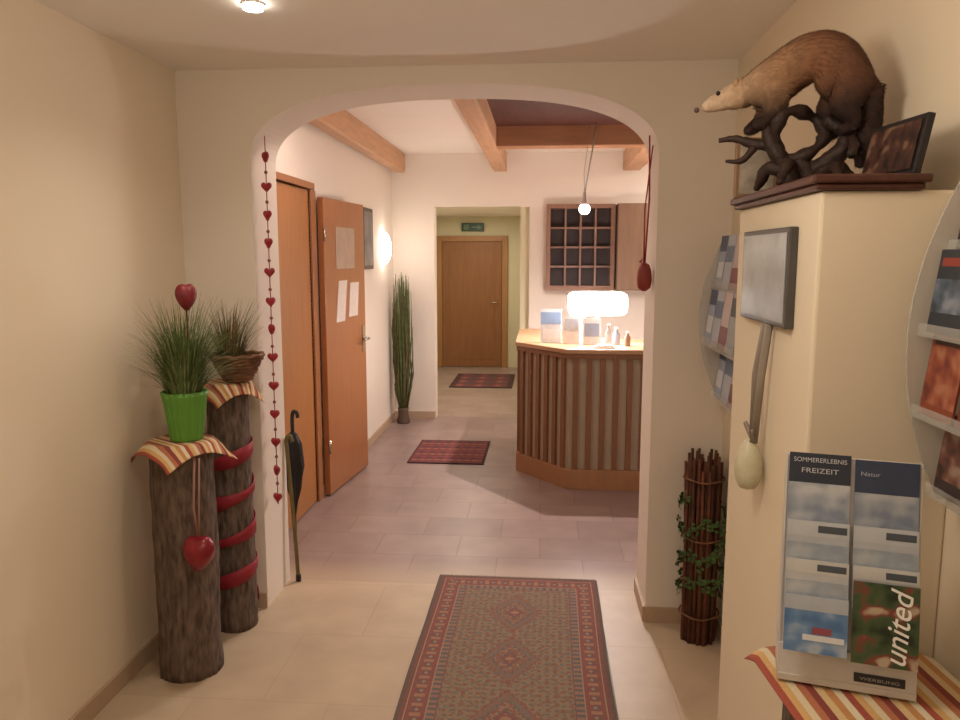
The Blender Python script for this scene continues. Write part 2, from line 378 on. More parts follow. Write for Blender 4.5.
# ------------------------------------------------------------------ rugs
def rug(nm, x0, x1, y0, y1, nx, ny, fn, lab, fringe=True, fade=0.0, fc='80705e'):
    W, Hh = x1-x0, y1-y0; F = lin(fc)
    r = thing(nm, ((x0+x1)/2, (y0+y1)/2, 0), lab, 'rug')
    vs = []; fs = []; cs = []
    for j in range(ny+1):
        for i in range(nx+1):
            x = x0+W*i/nx; yy = y0+Hh*j/ny
            vs.append((x+0.004*math.sin(yy*4), yy, 0.009+0.0015*noise.noise(Vector((x*6, yy*6, 0)))))
    for j in range(ny):
        for i in range(nx):
            fs.append((j*(nx+1)+i, j*(nx+1)+i+1, (j+1)*(nx+1)+i+1, (j+1)*(nx+1)+i))
            c = lin(fn((i+.5)/nx*W, (j+.5)/ny*Hh, W, Hh))
            cs.append(tuple(c[q]*(1-fade)+F[q]*fade for q in range(3))+(1,))
    b = MB(); b.add(vs, fs)
    ring = [(x0, y0), (x1, y0), (x1, y1), (x0, y1)]
    b.add([(x, y, 0.009) for x, y in ring]+[(x, y, 0.001) for x, y in ring], [(i, i+4, (i+1) % 4+4, (i+1) % 4) for i in range(4)])
    cs += [lin('3a2a2a')]*4
    b.obj('woven_field', M_rug, r, colors=cs)
    if fringe:
        n = int(W/0.012)
        for yy, s in ((y0, -1), (y1, 1)):
            b = MB(); b.box(x0, x1, yy-0.002, yy+0.002, 0.001, 0.006)
            for k in range(n):
                x = x0+0.006+k*W/n
                b.tube([(x, yy, 0.005), (x+random.uniform(-.004, .004), yy+s*0.022, 0.003)], 0.0022, 4)
            f = b.obj('fringe', mat('fringe_dark', '806a58', 0.9), r); f['kind'] = 'stuff'
    return r
def persian(x, y, W, H):
    e = min(x, W-x, y, H-y)
    if e < 0.014: return '60504e'
    if e < 0.03: return '80484a'
    if e < 0.036: return 'a58e74'
    if e < 0.105:
        u = (y if min(x, W-x) < min(y, H-y) else x)
        q = (u % 0.06)-0.03; w = e-0.0705
        if abs(q)+abs(w)*1.2 < 0.011: return 'a88870'
        if abs(q)+abs(w)*1.1 < 0.019: return '5c5c64'
        if abs(abs(q)-0.026) < 0.005 and abs(w) < 0.02: return 'a87c64'
        return '8a4a4a'
    if e < 0.112: return 'a58e74'
    if e < 0.140:
        u = (y if min(x, W-x) < min(y, H-y) else x)
        return '9c7668' if int(u/0.016) % 2 else '605e66'
    if e < 0.147: return '82504c'
    cx = x-W/2; p = 0.40; yy = (y+0.10) % p-p/2
    jag = 0.008*((int(abs(yy)/0.012) % 2)*2-1)
    hexd = max(abs(cx)*1.15+abs(yy)*0.75, abs(yy)*0.80)+jag*0.5
    nv = noise.noise(Vector((x*80, y*80, 0)))
    if hexd < 0.020: return 'a88468'
    if hexd < 0.04: return '8a4c48'
    if hexd < 0.048: return '5c5e68'
    if hexd < 0.085: return '8e5a4c' if nv < 0.05 else '9a8068'
    if hexd < 0.094: return '605f68'
    if hexd < 0.13: return '78706a' if nv < 0.0 else '8e6456'
    if hexd < 0.140: return '8a504c'
    v = noise.noise(Vector((x*55, y*55, 9)))
    g = abs((x*0.707+y*0.707) % 0.04-0.02)+abs((x*0.707-y*0.707) % 0.04-0.02)
    if g < 0.010: return '8a564c'
    if g > 0.032: return '68686c'
    return '927e66' if v < 0.05 else ('7c766c' if v < 0.25 else '876254')
rug('runner_rug', -0.50, 0.28, 1.55, 3.63, 156, 416, persian, 'faded red and tan patterned oriental runner rug with border', True, 0.25)
def mat1(x, y, W, H):
    e = min(x, W-x)
    if min(y, H-y) < 0.03 or e < 0.02: return '54242c'
    k = int(y/0.035)
    c = ['84343c', '5c2c34', '8c4440', '643038', '7a2c34'][k % 5]
    if k % 5 == 2 and int(x/0.03) % 2: return '94604c'
    if k % 5 == 4 and int(x/0.045) % 2: return '48303c'
    return c
rug('door_mat', -1.04, -0.44, 5.72, 6.46, 60, 76, mat1, 'small dark red woven rug on the mauve tiles', False, 0.08)
def mat2(x, y, W, H):
    if min(x, W-x, y, H-y) < 0.06: return '4c3030'
    g = abs((x % 0.24)-0.12)+abs((y % 0.3)-0.15)*0.8
    return '8c6454' if g < 0.05 else ('7c3c40' if g < 0.12 else '5c4444')
rug('door_mat', -1.14, -0.36, 9.2, 10.3, 60, 76, mat2, 'dark patterned rug in the corridor before the door', False)

# ------------------------------------------------------------------ logs
def log(nm, c, r, h, lab, seedv):
    e = thing(nm, (c[0], c[1], 0), lab, 'log')
    prof = [(r*1.04, 0.0)]+[(r*(1.03-0.03*k/30), h*k/30) for k in range(1, 31)]
    def wob(a, z): return 1+0.06*noise.noise(Vector((math.cos(a)*2.2, math.sin(a)*2.2, z*3+seedv)))+0.06*noise.noise(Vector((math.cos(a)*9, math.sin(a)*9, z*12+seedv)))
    b = MB(); b.lathe(prof, (c[0], c[1], 0), 56, 0, wob=wob)
    b.obj('bark_body', M_bark, e)
    b = MB(); b.lathe([(r*0.9, h), (r*0.9, h+0.003)], (c[0], c[1], 0), 32, 0, sm=False); b.obj('cut_end', M_logend, e)
    return e
def napkin(nm, c, z, R, half, rot, lab, clear=0.006, drop=0.92, sag=0.3, clampx=None):
    n = 48; vs = []; fs = []; cs = []
    for j in range(n+1):
        for i in range(n+1):
            u = (i/n*2-1)*half; v = (j/n*2-1)*half
            x = u*math.cos(rot)-v*math.sin(rot); y = u*math.sin(rot)+v*math.cos(rot)
            rho = math.hypot(x, y); a = math.atan2(y, x)
            if rho <= R: p = (c[0]+x, c[1]+y, z+clear)
            else:
                s = rho-R; fold = 1+0.18*math.sin(a*9)*min(1, s*10)
                rr = R+s*sag*fold+min(0.008, s)
                p = (c[0]+rr*math.cos(a), c[1]+rr*math.sin(a), z+clear-s*drop)
            if clampx is not None: p = (max(p[0], clampx), p[1], p[2])
            vs.append(p)
    pal = ['a85444', 'd8ae74', 'e0d0b0', 'b87454', '8c4440', 'dcc090', 'c8905c', 'e4d8bc']
    for j in range(n):
        for i in range(n):
            fs.append((j*(n+1)+i, j*(n+1)+i+1, (j+1)*(n+1)+i+1, (j+1)*(n+1)+i)); cs.append(lin(pal[int(i/n*24) % 8]))
    b = MB(); b.add(vs, fs, 0, True)
    ob = b.obj(nm, M_cloth, None, origin=(c[0], c[1], z), colors=cs)
    s = ob.modifiers.new('t', 'SOLIDIFY'); s.thickness = 0.002; s.offset = 1
    return tag(ob, lab, 'cloth')
L1 = (-1.355, 2.70); L2 = (-1.32, 3.06); H1L = 0.905
log('log_pedestal', L1, 0.112, H1L, 'short upright bark log serving as a plant pedestal', 1)
l2 = log('log_pedestal', L2, 0.084, 1.07, 'taller slim bark log wound with red ribbon', 5)
pts = []
for k in range(0, 150):
    t = k/149; a = t*2*math.pi*4.3+0.5; z = 0.12+0.74*t; pts.append((L2[0]+0.096*math.cos(a), L2[1]+0.096*math.sin(a), z))
vs = []; fs = []
for k, (x, y, z) in enumerate(pts):
    hw = 0.026+0.008*math.sin(k*0.3)
    vs += [(x, y, z-hw), (x, y, z+hw)]
    if k: fs.append((2*k-2, 2*k, 2*k+1, 2*k-1))
b = MB(); b.add(vs, fs, 0, True); rb = b.obj('ribbon', M_ribbon, l2); s = rb.modifiers.new('t', 'SOLIDIFY'); s.thickness = 0.004
napkin('striped_napkin', L1, H1L+0.005, 0.112, 0.148, 1.0, 'orange red striped cloth draped over the short log', sag=0.75, drop=0.85, clampx=XL+0.012)
napkin('striped_napkin', L2, 1.075, 0.09, 0.135, 0.9, 'orange red striped cloth draped over the tall log', sag=0.5)

pc = (-1.33, 2.70, H1L+0.014)
e = thing('potted_grass', pc, 'ribbed green pot of dense wispy ornamental grass', 'potted plant')
b = MB(); b.lathe([(0.055, 0), (0.058, 0.01), (0.068, 0.09), (0.078, 0.165), (0.083, 0.185), (0.076, 0.186), (0.07, 0.165)], pc, 72, 0, wob=lambda a, z: 1+0.035*math.cos(a*18))
b.obj('pot', M_green, e)
b = MB(); b.lathe([(0.069, 0.155), (0.069, 0.16)], pc, 24); b.obj('soil', mat('soil', '2a1c14', 0.95), e)
def blades(b, c, n, hmin, hmax, spread, w, mi=lambda k: 0, droop=1.0, r0=0.04):
    for k in range(n):
        a = random.uniform(0, 2*math.pi); h = random.uniform(hmin, hmax); sp = random.uniform(0.1, 1)*spread; dr = random.uniform(0.2, 1)*droop
        bx = c[0]+math.cos(a)*r0*random.random(); by = c[1]+math.sin(a)*r0*random.random()
        path = []
        for i in range(7):
            t = i/6; path.append(Vector((bx+math.cos(a)*sp*t**1.6, by+math.sin(a)*sp*t**1.6, c[2]+h*(t-0.45*dr*t**2.6))))
        side = Vector((-math.sin(a), math.cos(a), 0)); vs = []; fs = []
        for i, p in enumerate(path):
            ww = w*(1-0.9*i/6); vs += [p-side*ww, p+side*ww+Vector((0,0,ww*0.5))]
            if i: fs.append((2*i-2, 2*i-1, 2*i+1, 2*i))
        b.add(vs, fs, mi(k), True)
b = MB(); blades(b, (pc[0], pc[1], pc[2]+0.15), 950, 0.16, 0.45, 0.2, 0.0028, lambda k: k % 4 == 0, 1.0, 0.065)
blades(b, (pc[0], pc[1], pc[2]+0.15), 60, 0.1, 0.2, 0.24, 0.002, lambda k: k % 2, 1.6, 0.065)
b.v = [Vector((max(v.x, XL+0.01), min(v.y, 2.90), v.z)) for v in b.v]
b.obj('foliage', [M_leaf, mat('grass_olive', '868e62', 0.75, 0.3, 25)], e)
hp = (pc[0]+0.035, pc[1]-0.03)
e = thing('heart_pick', (hp[0], hp[1], pc[2]+0.17), 'dark red heart bud on a thin stick in the grass pot', 'heart decoration')
b = MB(); b.tube([(hp[0], hp[1], pc[2]+0.163), (hp[0]+0.005, hp[1], 1.42)], 0.003); b.obj('stick', M_brown, e)
b = MB(); b.heart((hp[0]+0.005, hp[1], 1.455), 0.078, 0.03, rot=0.85, tall=1.5, rnd=0.55); b.obj('heart', M_redd, e)
hx, hy = -1.235, 2.555
e = thing('hanging_heart', (hx, hy, 0.5), 'round dark red glossy heart pendant hanging before the short log', 'heart decoration')
b = MB(); b.tube([(hx-0.022, 2.60, 0.875), (hx-0.012, hy, 0.7), (hx, hy, 0.585)], 0.0045, 6); b.tube([(hx-0.004, 2.60, 0.875), (hx+0.008, hy, 0.7), (hx+0.004, hy, 0.585)], 0.0035, 6); b.obj('ribbon', mat('ribbon_pink', '9c7468', 0.7), e)
b = MB(); b.heart((hx, hy, 0.53), 0.116, 0.05, tall=1.35, rnd=0.6); b.obj('heart', mat('heart_gloss_red', '861c28', 0.3, 0.25, 30), e)
bc = (-1.262, 3.04, 1.089)
e = thing('twig_basket', bc, 'shallow round woven twig basket with dry grass on the tall log', 'basket')
b = MB()
for k in range(8):
    r = 0.05+0.0075*k; z = 0.008+0.014*k; P = []
    for i in range(40):
        a = 2*math.pi*i/40; P.append((bc[0]+(r+0.005*math.sin(i*2.5+k*1.6))*math.cos(a), bc[1]+(r+0.005*math.sin(i*2.5+k*1.6))*math.sin(a), bc[2]+z+0.003*math.sin(i*1.7+k)))
    b.tube(P, 0.0085, 6, closed=True)
b.lathe([(0.05, 0.0), (0.055, 0.012), (0.001, 0.013)], bc, 20)
b.obj('bowl', M_brownb, e)
b = MB(); blades(b, (bc[0]-0.03, bc[1], bc[2]+0.02), 420, 0.12, 0.38, 0.13, 0.0027, lambda k: k % 3, 0.8, 0.05)
b.v = [Vector((max(v.x, XL+0.01), max(2.905, min(v.y, YA-0.01)), v.z)) for v in b.v]
b.obj('dry_grass', [mat('dry_grass_tan', '7c6444', 0.85, 0.3, 25), mat('dry_grass_red', '6e4634', 0.85, 0.3, 25), M_leaf], e)

# ------------------------------------------------------------------ heart garland
gx, gy = -1.205, 3.30
e = thing('heart_garland', (gx, gy, 2.12), 'long string of small red felt hearts hanging in the archway', 'garland')
b = MB(); b.tube([(gx, gy, 2.12), (gx, gy, 0.47)], 0.0022, 6); b.obj('string', M_ribbon, e)
for k, z in enumerate([2.03, 1.90, 1.78, 1.66, 1.53, 1.40, 1.28, 1.15, 1.02, 0.89, 0.76, 0.63, 0.50]):
    b = MB(); b.heart((gx, gy, z), 0.048, 0.014, rot=random.uniform(-0.9, 0.9), seg=20, rings=3, tall=1.1); b.obj('heart', M_red, e)
for k in range(12):
    b = MB(); b.ball((gx, gy, 1.965-k*0.127), 0.008, seg=8, rings=6); b.obj('bead', mat('bead_wood', '944840', 0.5), e)
gx = 0.432
e = thing('hanging_heart', (gx, gy, 1.46), 'small red heart bag hanging on red cords in the archway', 'heart decoration')
b = MB(); b.tube([(gx+0.005, gy, 2.10), (gx+0.012, gy, 1.85), (gx, gy, 1.57)], 0.0035, 6); b.tube([(gx+0.02, gy, 2.06), (gx-0.006, gy, 1.8), (gx-0.004, gy, 1.57)], 0.003, 6); b.obj('cord', M_ribbon, e)
b = MB(); b.lathe([(0.008, 0.0), (0.027, 0.015), (0.032, 0.05), (0.028, 0.09), (0.02, 0.112), (0.006, 0.12)], (gx, gy, 1.455), 20); b.obj('bag', mat('bag_red', '8e3430', 0.5, 0.2), e)
b = MB(); b.tube([(gx-0.02, gy, 1.58), (gx, gy, 1.6), (gx+0.02, gy, 1.58), (gx, gy, 1.565)], 0.006, 6, closed=True); b.obj('bow', M_red, e)

# ------------------------------------------------------------------ umbrella and walking stick
ux, uy = -1.245, 3.68
e = thing('umbrella', (ux, uy, 0), 'folded black umbrella standing beside the archway', 'umbrella')
b = MB(); b.lathe([(0.004, 0.0), (0.012, 0.06), (0.030, 0.14), (0.046, 0.26), (0.038, 0.38), (0.020, 0.43), (0.010, 0.44)], (ux-0.01, uy, 0.28), 32, wob=lambda a, z: 1+0.22*math.cos(a*8+z*10)); b.obj('canopy', M_black, e)
b = MB(); b.tube([(ux-0.01, uy, 0.0), (ux-0.01, uy, 0.76)], 0.005, 8); b.obj('shaft', M_black, e)
b = MB(); b.tube(cr([(ux-0.01, uy, 0.71), (ux-0.01, uy, 0.79), (ux-0.003, uy, 0.825), (ux+0.015, uy, 0.82), (ux+0.018, uy, 0.795)], 5), 0.010, 8); b.obj('handle', M_black, e)
sx_, sy = -1.205, 3.52
e = thing('walking_stick', (sx_+0.01, sy, 0), 'olive wooden walking stick leaning by the archway', 'walking stick')
b = MB(); b.tube(cr([(sx_+0.01, sy, 0.0), (sx_-0.004, sy, 0.30), (sx_-0.026, sy, 0.66), (sx_-0.028, sy, 0.72), (sx_-0.01, sy, 0.74), (sx_+0.002, sy, 0.71)], 6), 0.010, 8); b.obj('shaft', mat('stick_olive', '6e6034', 0.6, 0.25), e)
b = MB(); b.lathe([(0.014, 0), (0.014, 0.03), (0.010, 0.035)], (sx_+0.01, sy, 0.001), 10); b.obj('ferrule', M_black, e)

# ------------------------------------------------------------------ twig bundle with ivy
tc = (0.672, 3.10)
e = thing('twig_bundle', (tc[0], tc[1], 0), 'upright bundle of brown branches wrapped with green ivy', 'branch bundle')
b = MB()
for k in range(60):
    a = k*2.4; r = 0.068*math.sqrt((k+.5)/60); h = random.uniform(0.72, 0.81)
    x, y = tc[0]+r*math.cos(a), tc[1]+r*math.sin(a); f = random.uniform(1.0, 1.15)
    b.tube([(x, y, 0), (x+random.uniform(-.005, .005), y, h*0.4), (tc[0]+r*f*math.cos(a)+random.uniform(-.006, .006), tc[1]+r*f*math.sin(a), h)], [0.009, 0.008, 0.006], 6, mi=k % 2)
b.obj('branches', [M_brown, mat('twig_red', '6a3c28', 0.8, 0.3, 25, 0.3)], e)
for z in (0.12, 0.45, 0.70):
    b = MB(); b.tube([(tc[0]+0.081*math.cos(i*math.pi/12), tc[1]+0.081*math.sin(i*math.pi/12), z+0.003*math.sin(i)) for i in range(24)], 0.004, 6, closed=True); b.obj('binding', M_brownb, e)
b = MB(); P = []
for i in range(110):
    t = i/109; a = t*2*math.pi*3.6; z = 0.18+0.44*t+0.02*math.sin(i*.7); P.append(Vector((tc[0]+0.086*math.cos(a), tc[1]+0.086*math.sin(a), z)))
b.tube(P, 0.003, 5)
for i, p in enumerate(P):
    for q in range(4):
        d = Vector((p.x-tc[0], p.y-tc[1], 0)).normalized(); t = Vector((-d.y, d.x, random.uniform(-.8, .8))).normalized(); up = d.cross(t).normalized()
        c = p+d*random.uniform(0, 0.012)+Vector((0,0,random.uniform(-.03, .03))); s = random.uniform(0.010, 0.019)
        vs = [c, c+(t+up)*s*.6, c+t*s*1.5+d*s*.4, c+(t-up)*s*.6]
        vs = [Vector((min(v.x, XR-0.004), min(v.y, YA-0.004), v.z)) for v in vs]
        b.add(vs, [(0,1,2,3)])
b.obj('ivy', mat('ivy_green', '426230', 0.6, 0.4, 30), e)

# ------------------------------------------------------------------ leaflets
def leaflet(O, U, V, N, w, h, bg, blocks, texts, lab, group, t=0.004, cat='leaflet'):
    O, U, V, N = Vector(O), Vector(U).normalized(), Vector(V).normalized(), Vector(N).normalized()
    cols = [bg]; b = MB(); b.obox(O-N*t, U, V, N, w, h, t, 0)
    for i, (u0, u1, v0, v1, c) in enumerate(blocks):
        if c not in cols: cols.append(c)
        b.obox(O+U*u0*w+V*v0*h, U, V, N, (u1-u0)*w, (v1-v0)*h, 0.0005+0.0002*i, cols.index(c))
    ob = b.obj('leaflet', [paint(c) for c in cols], None, origin=O)
    tag(ob, lab, cat, group)
    for (s, u, v, size, c, tw) in texts:
        text(s, O+U*u*w+V*v*h+N*0.001, U, V, N, size, paint(c), ob, width=tw*w if tw else None)
    return ob

def wall_rack(nm, y0, y1, z0, z1, depth, cols_, tiers, styles, group, lab):
    e = thing(nm, (XR, (y0+y1)/2, z0), lab, 'leaflet rack')
    def prof(t): return 0.03+(depth-0.03)*math.sin(math.pi*min(1, max(0, t*0.9+0.05)))**0.8
    n = 16
    for yy in (y0, y1-0.005):
        vs = []
        for i in range(n+1):
            t = i/n; z = z0+(z1-z0)*t; vs += [(XR, yy, z), (XR-prof(t), yy, z), (XR, yy+0.005, z), (XR-prof(t), yy+0.005, z)]
        fs = []
        for i in range(n):
            p = 4*i; q = p+4; fs += [(p, p+1, q+1, q), (p+2, q+2, q+3, p+3), (p+1, p+3, q+3, q+1), (p, q, q+2, p+2)]
        fs += [(0, 2, 3, 1), (4*n, 4*n+1, 4*n+3, 4*n+2)]
        b = MB(); b.add(vs, fs); b.obj('side_panel', M_acs, e)
    b = MB(); b.box(XR-0.008, XR, y0+0.005, y1-0.005, z0, z1); b.obj('back_panel', mat('rack_back', 'b4aea4', 0.5, 0.03), e)
    th = (z1-z0)/tiers; cw = (y1-y0-0.012)/cols_
    k = 0
    for r in range(tiers):
        zb = z0+th*r+0.01; t = (zb-z0)/(z1-z0)
        xf = XR-prof(t+0.12)+0.012
        b = MB(); b.box(xf, XR-0.008, y0+0.006, y1-0.006, zb, zb+0.004); b.box(xf-0.002, xf, y0+0.006, y1-0.006, zb, zb+th*0.16); b.obj('pocket', M_ac, e)
        for c in range(cols_):
            bg, bl, tx, lb = styles[k % len(styles)]; k += 1
            w = min(0.108, cw-0.006); O = Vector((xf+0.008, y1-0.006-c*cw-(cw-w)/2, zb+0.0075))
            hgt = th*1.0 if r < tiers-1 else th*0.93
            leaflet(O, (0,-1,0), (0.12,0,1), (-1,0,0.12), w, hgt, bg, bl, tx, lb, group)
    return e
st2 = [('3c3034', [(0,1,.2,.8,('3c2c2c','7a4c44','a08878'))], [], 'dark plum leaflet with brown picture'),
       ('34282c', [(0,1,.2,.7,('30282c','785058','b8a8a0'))], [], 'dark leaflet with a pink picture'),
       ('44302c', [(0,1,.5,.8,'744438'), (.1,.9,.1,.4,'a89888')], [], 'dark brown leaflet with pale box'),
       ('8c4430', [(0,1,.15,.85,('6c3028','984c38','b07458')), (.1,.9,.87,.95,'3c2420')], [], 'orange red leaflet with dark title band'),
       ('7a3024', [(0,1,.5,.95,'b4543a'), (.1,.9,.1,.3,'c8a888')], [], 'red leaflet with warm picture'),
       ('34343a', [(0,1,0,.35,'843c34'), (.1,.8,.7,.9,'9ca0a4')], [], 'dark grey leaflet with red foot'),
       ('2c3440', [(0,1,.25,.65,('34404e','58687c','8890a0')), (.1,.9,.8,.9,'943c34')], [], 'navy leaflet with mountain picture'),
       ('30384a', [(0,1,0.7,1,'181c28'), (.1,.9,.1,.6,'7c8494')], [], 'dark blue leaflet with a grey picture')]
wall_rack('leaflet_rack', 1.02, 1.40, 1.165, 1.74, 0.125, 3, 4, st2, 'leaflets in the near wall rack', 'curved clear acrylic wall rack filled with dark and red leaflets')
st1 = [('9aa8bc', [(0,1,.7,1,'40506c'), (.1,.9,.2,.5,'d0d4da')], [], 'pale blue leaflet with navy band'),
       ('b4bcc8', [(0,1,.5,.8,'6c809c')], [], 'light blue leaflet with photo band'),
       ('c8b8b8', [(0,1,0,.4,'885860')], [], 'pinkish grey leaflet with red foot'),
       ('a0a4a8', [(0,1,.6,.9,'2c3444')], [], 'grey leaflet with dark band'),
       ('4a5464', [(.1,.9,.2,.6,'98a4b4')], [], 'dark slate leaflet with pale picture')]
wall_rack('leaflet_rack', 2.50, 3.10, 1.03, 1.68, 0.145, 5, 3, st1, 'leaflets in the far wall rack', 'curved clear acrylic wall rack filled with pale blue leaflets')

# ------------------------------------------------------------------ tabletop stand with leaflets, on cloth-covered log
PZ = 0.88
pcn = (0.565, 1.23)
log('log_pedestal', pcn, 0.15, PZ-0.012, 'thick bark log under the striped cloth', 9)
napkin('striped_napkin', pcn, PZ-0.01, 0.20, 0.165, 0.09, 'orange red striped cloth under the leaflet stand', 0.003, 0.7, 0.7)
U = Vector((0.968, -0.25, 0)).normalized(); Nf = Vector((U.y, -U.x, 0)); Nf = -Nf if Nf.y > 0 else Nf; B = -Nf
SO = Vector((0.412, 1.268, PZ))
lean = (Vector((0,0,1))+B*0.20).normalized(); Nl = (Nf+Vector((0,0,0.20))).normalized()
SW = 0.212; SH = 0.385
e = thing('leaflet_stand', tuple(SO+U*SW/2), 'white tabletop leaflet stand with two columns of pockets', 'leaflet stand')
b = MB(); b.obox(SO+Nf*0.0, U, lean, B, SW, SH, 0.004); b.obox(SO-B*0.006, U, (0,0,1), B, SW, 0.012, 0.10); b.obox(SO-B*0.006, U, lean, B, SW, 0.062, 0.006); b.obj('stand_body', paint('cfcbc6', 0.35), e, bevel=0.001)
for u in (0, SW-0.003):
    b = MB(); p0 = SO+U*u; vs = [p0-B*0.002, p0+B*0.09, p0+lean*SH+B*0.012, p0+lean*SH-B*0.002]
    vs += [v+U*0.003 for v in vs]
    b.add(vs, [(0,1,2,3),(7,6,5,4),(0,4,5,1),(1,5,6,2),(2,6,7,3),(3,7,4,0)]); b.obj('side_panel', paint('d4d0ca', 0.35), e)
gA = 'leaflets in the tabletop stand'
cw = SW*0.46; lbx = [0.025, 0.515]
def slot(c, v, h, off, bg, bl, tx, lb):
    O = SO+U*(SW*lbx[c])+lean*v-B*off
    return leaflet(O+Nl*0.002, U, lean, Nl, cw, h, bg, bl, tx, lb, gA, t=0.003)
slot(0, 0.24, 0.15, 0.003, '5c6a80', [(0,1,.66,1,'2a3242'), (0,1,.0,.66,('8490a4','a4acb8','c0c4ca'))], [('SOMMERERLEBNIS', .5, .92, .011, 'c8ccd4', .86), ('FREIZEIT', .5, .80, .012, 'c8ccd4', .6)], 'navy leaflet with white title over a pale landscape')
slot(1, 0.24, 0.145, 0.003, '505e7a', [(0,1,.0,.62,('7c889e','9ca4b0','b4b8be')), (0,1,.62,1,'34405a')], [('Natur', .24, .84, .010, 'aeb4c0', .3)], 'blue leaflet with small script title over grey landscape')
for c in (0, 1):
    slot(c, 0.185, 0.092, 0.014, 'b4bac2', [(0,1,.72,1,'bcc2c8'), (0,1,.05,.6,('94a0b0','a8b2bc','bcc0c6')), (.5,.96,.80,.93,'4a525e')], [], 'pale grey blue price list with dark label')
    slot(c, 0.130, 0.085, 0.025, 'c0c3c7', [(0,1,.74,1,'c8c8c8'), (0,1,.1,.6,('9ca8b4','b4bac2','c4c6c8')), (.5,.96,.80,.93,'4a525e')], [], 'white and grey price list with dark label')
slot(0, 0.066, 0.094, 0.036, '6488b4', [(0,1,.0,.74,('4c74a8','6c90bc','a8b8cc')), (0,1,.74,1,'b0b8c4'), (.45,.75,.34,.46,'98505c'), (.3,.95,.22,.32,'dcdfe4')], [], 'blue and white leaflet with skier picture')
o = slot(1, 0.062, 0.132, 0.036, '34452f', [(0,1,0,1,('1e2a1c','384c30','44583a','7c3c34','b8a890'))], [], 'dark green leaflet with red flowers and slanted title')
C = SO+U*(SW*0.515+cw*0.70)+lean*(0.062+0.062)-B*0.036+Nl*0.0045
text('united', C, (lean*0.99+U*0.08).normalized(), (-U*0.99+lean*0.08).normalized(), Nl, 0.048, paint('f4f4f0'), o, width=0.120, shear=0.3, off=0.0002)
b = MB(); b.obox(SO+U*SW*0.56+lean*0.018-B*0.0085, U, lean, B, SW*0.36, 0.014, 0.004); b.obj('name_plate', paint('2a2a30'), e)
text('WERBUNG', SO+U*SW*0.74+lean*0.025-B*0.009, U, lean, Nf, 0.007, paint('a8a8a8'), e, width=SW*0.28)

# ------------------------------------------------------------------ pier items
b = MB(); b.prism([(0.492, 1.447), (0.682, 1.447), (0.682, 2.05), (0.492, 2.05)], 1.72, 1.732); b.prism([(0.484, 1.44), (0.69, 1.44), (0.69, 2.06), (0.484, 2.06)], 1.732, 1.748)
tag(b.obj('display_board', M_board, None, origin=(0.59, 1.76, 1.72), bevel=0.004), 'dark stained wooden board with moulded edge on the pier', 'wooden board')
e = thing('picture_frame', (0.505, 1.74, 1.45), 'wide grey display frame hung on the side of the pier', 'picture frame')
b = MB(); b.box(0.487, 0.505, 1.57, 1.92, 1.455, 1.660); b.obj('frame', mat('frame_grey', '4c4a48', 0.4), e, bevel=0.003)
b = MB(); b.box(0.4855, 0.488, 1.583, 1.907, 1.466, 1.649); b.obj('picture', mat('display_grey', '8e908e', 0.25, 0.45, 5), e)
ex, ey = 0.476, 1.72
e = thing('hanging_egg', (ex, ey, 1.05), 'off-white egg ornament hanging on a grey ribbon', 'egg ornament')
b = MB(); b.tube([(ex+0.012, ey-0.04, 1.456), (ex+0.004, ey-0.025, 1.33), (ex, ey-0.01, 1.185)], 0.009, 6, flat=0.3); b.obj('ribbon', mat('ribbon_grey', '94887c', 0.7), e)
b = MB(); b.tube([(ex+0.01, ey-0.02, 1.456), (ex+0.004, ey+0.015, 1.34), (ex, ey, 1.185)], 0.008, 6, flat=0.3); b.obj('ribbon', mat('ribbon_grey', '94887c', 0.7), e)
b = MB(); b.lathe([(0.002, 0), (0.018, 0.006), (0.027, 0.022), (0.031, 0.045), (0.029, 0.07), (0.022, 0.095), (0.012, 0.112), (0.003, 0.12)], (ex-0.006, ey, 1.075), 24); b.obj('egg', mat('egg_white', 'cdc8ac', 0.4, 0.12, 30), e)
b = MB(); b.tube(cr([(ex-.01, ey-.03, 1.22), (ex-.003, ey-.01, 1.195), (ex-.01, ey+.03, 1.225), (ex-.003, ey, 1.197), (ex-.012, ey-.01, 1.165)], 4), 0.006, 6, flat=0.4); b.obj('bow', mat('ribbon_grey', '94887c', 0.7), e)
e = thing('picture_frame', (0.53, 2.04, 1.748), 'small light framed picture standing at the end of the board', 'picture frame')
b = MB(); b.box(0.486, 0.592, 2.03, 2.045, 1.749, 1.90); b.obj('frame', mat('frame_tan', '9a7858', 0.5), e, bevel=0.003)
b = MB(); b.box(0.497, 0.581, 2.028, 2.031, 1.760, 1.889); b.obj('picture', mat('pic_pale', 'b4a898', 0.4, 0.3, 30), e)
e = thing('picture_frame', (0.672, 1.54, 1.748), 'dark framed photograph standing lengthwise on the board', 'picture frame')
D2 = (0.10,-1,0); V2 = (0.18,0,1)
b = MB(); b.obox((0.644, 1.65, 1.749), D2, V2, (1,0.1,-0.15), 0.19, 0.108, 0.014); b.obj('frame', M_black, e, bevel=0.002)
b = MB(); b.obox((0.6445, 1.64, 1.759), D2, V2, (-1,0,0.18), 0.17, 0.088, 0.001); b.obj('picture', photo_mat(('241816','3c2420','4c3028','785c48'), 35), e)

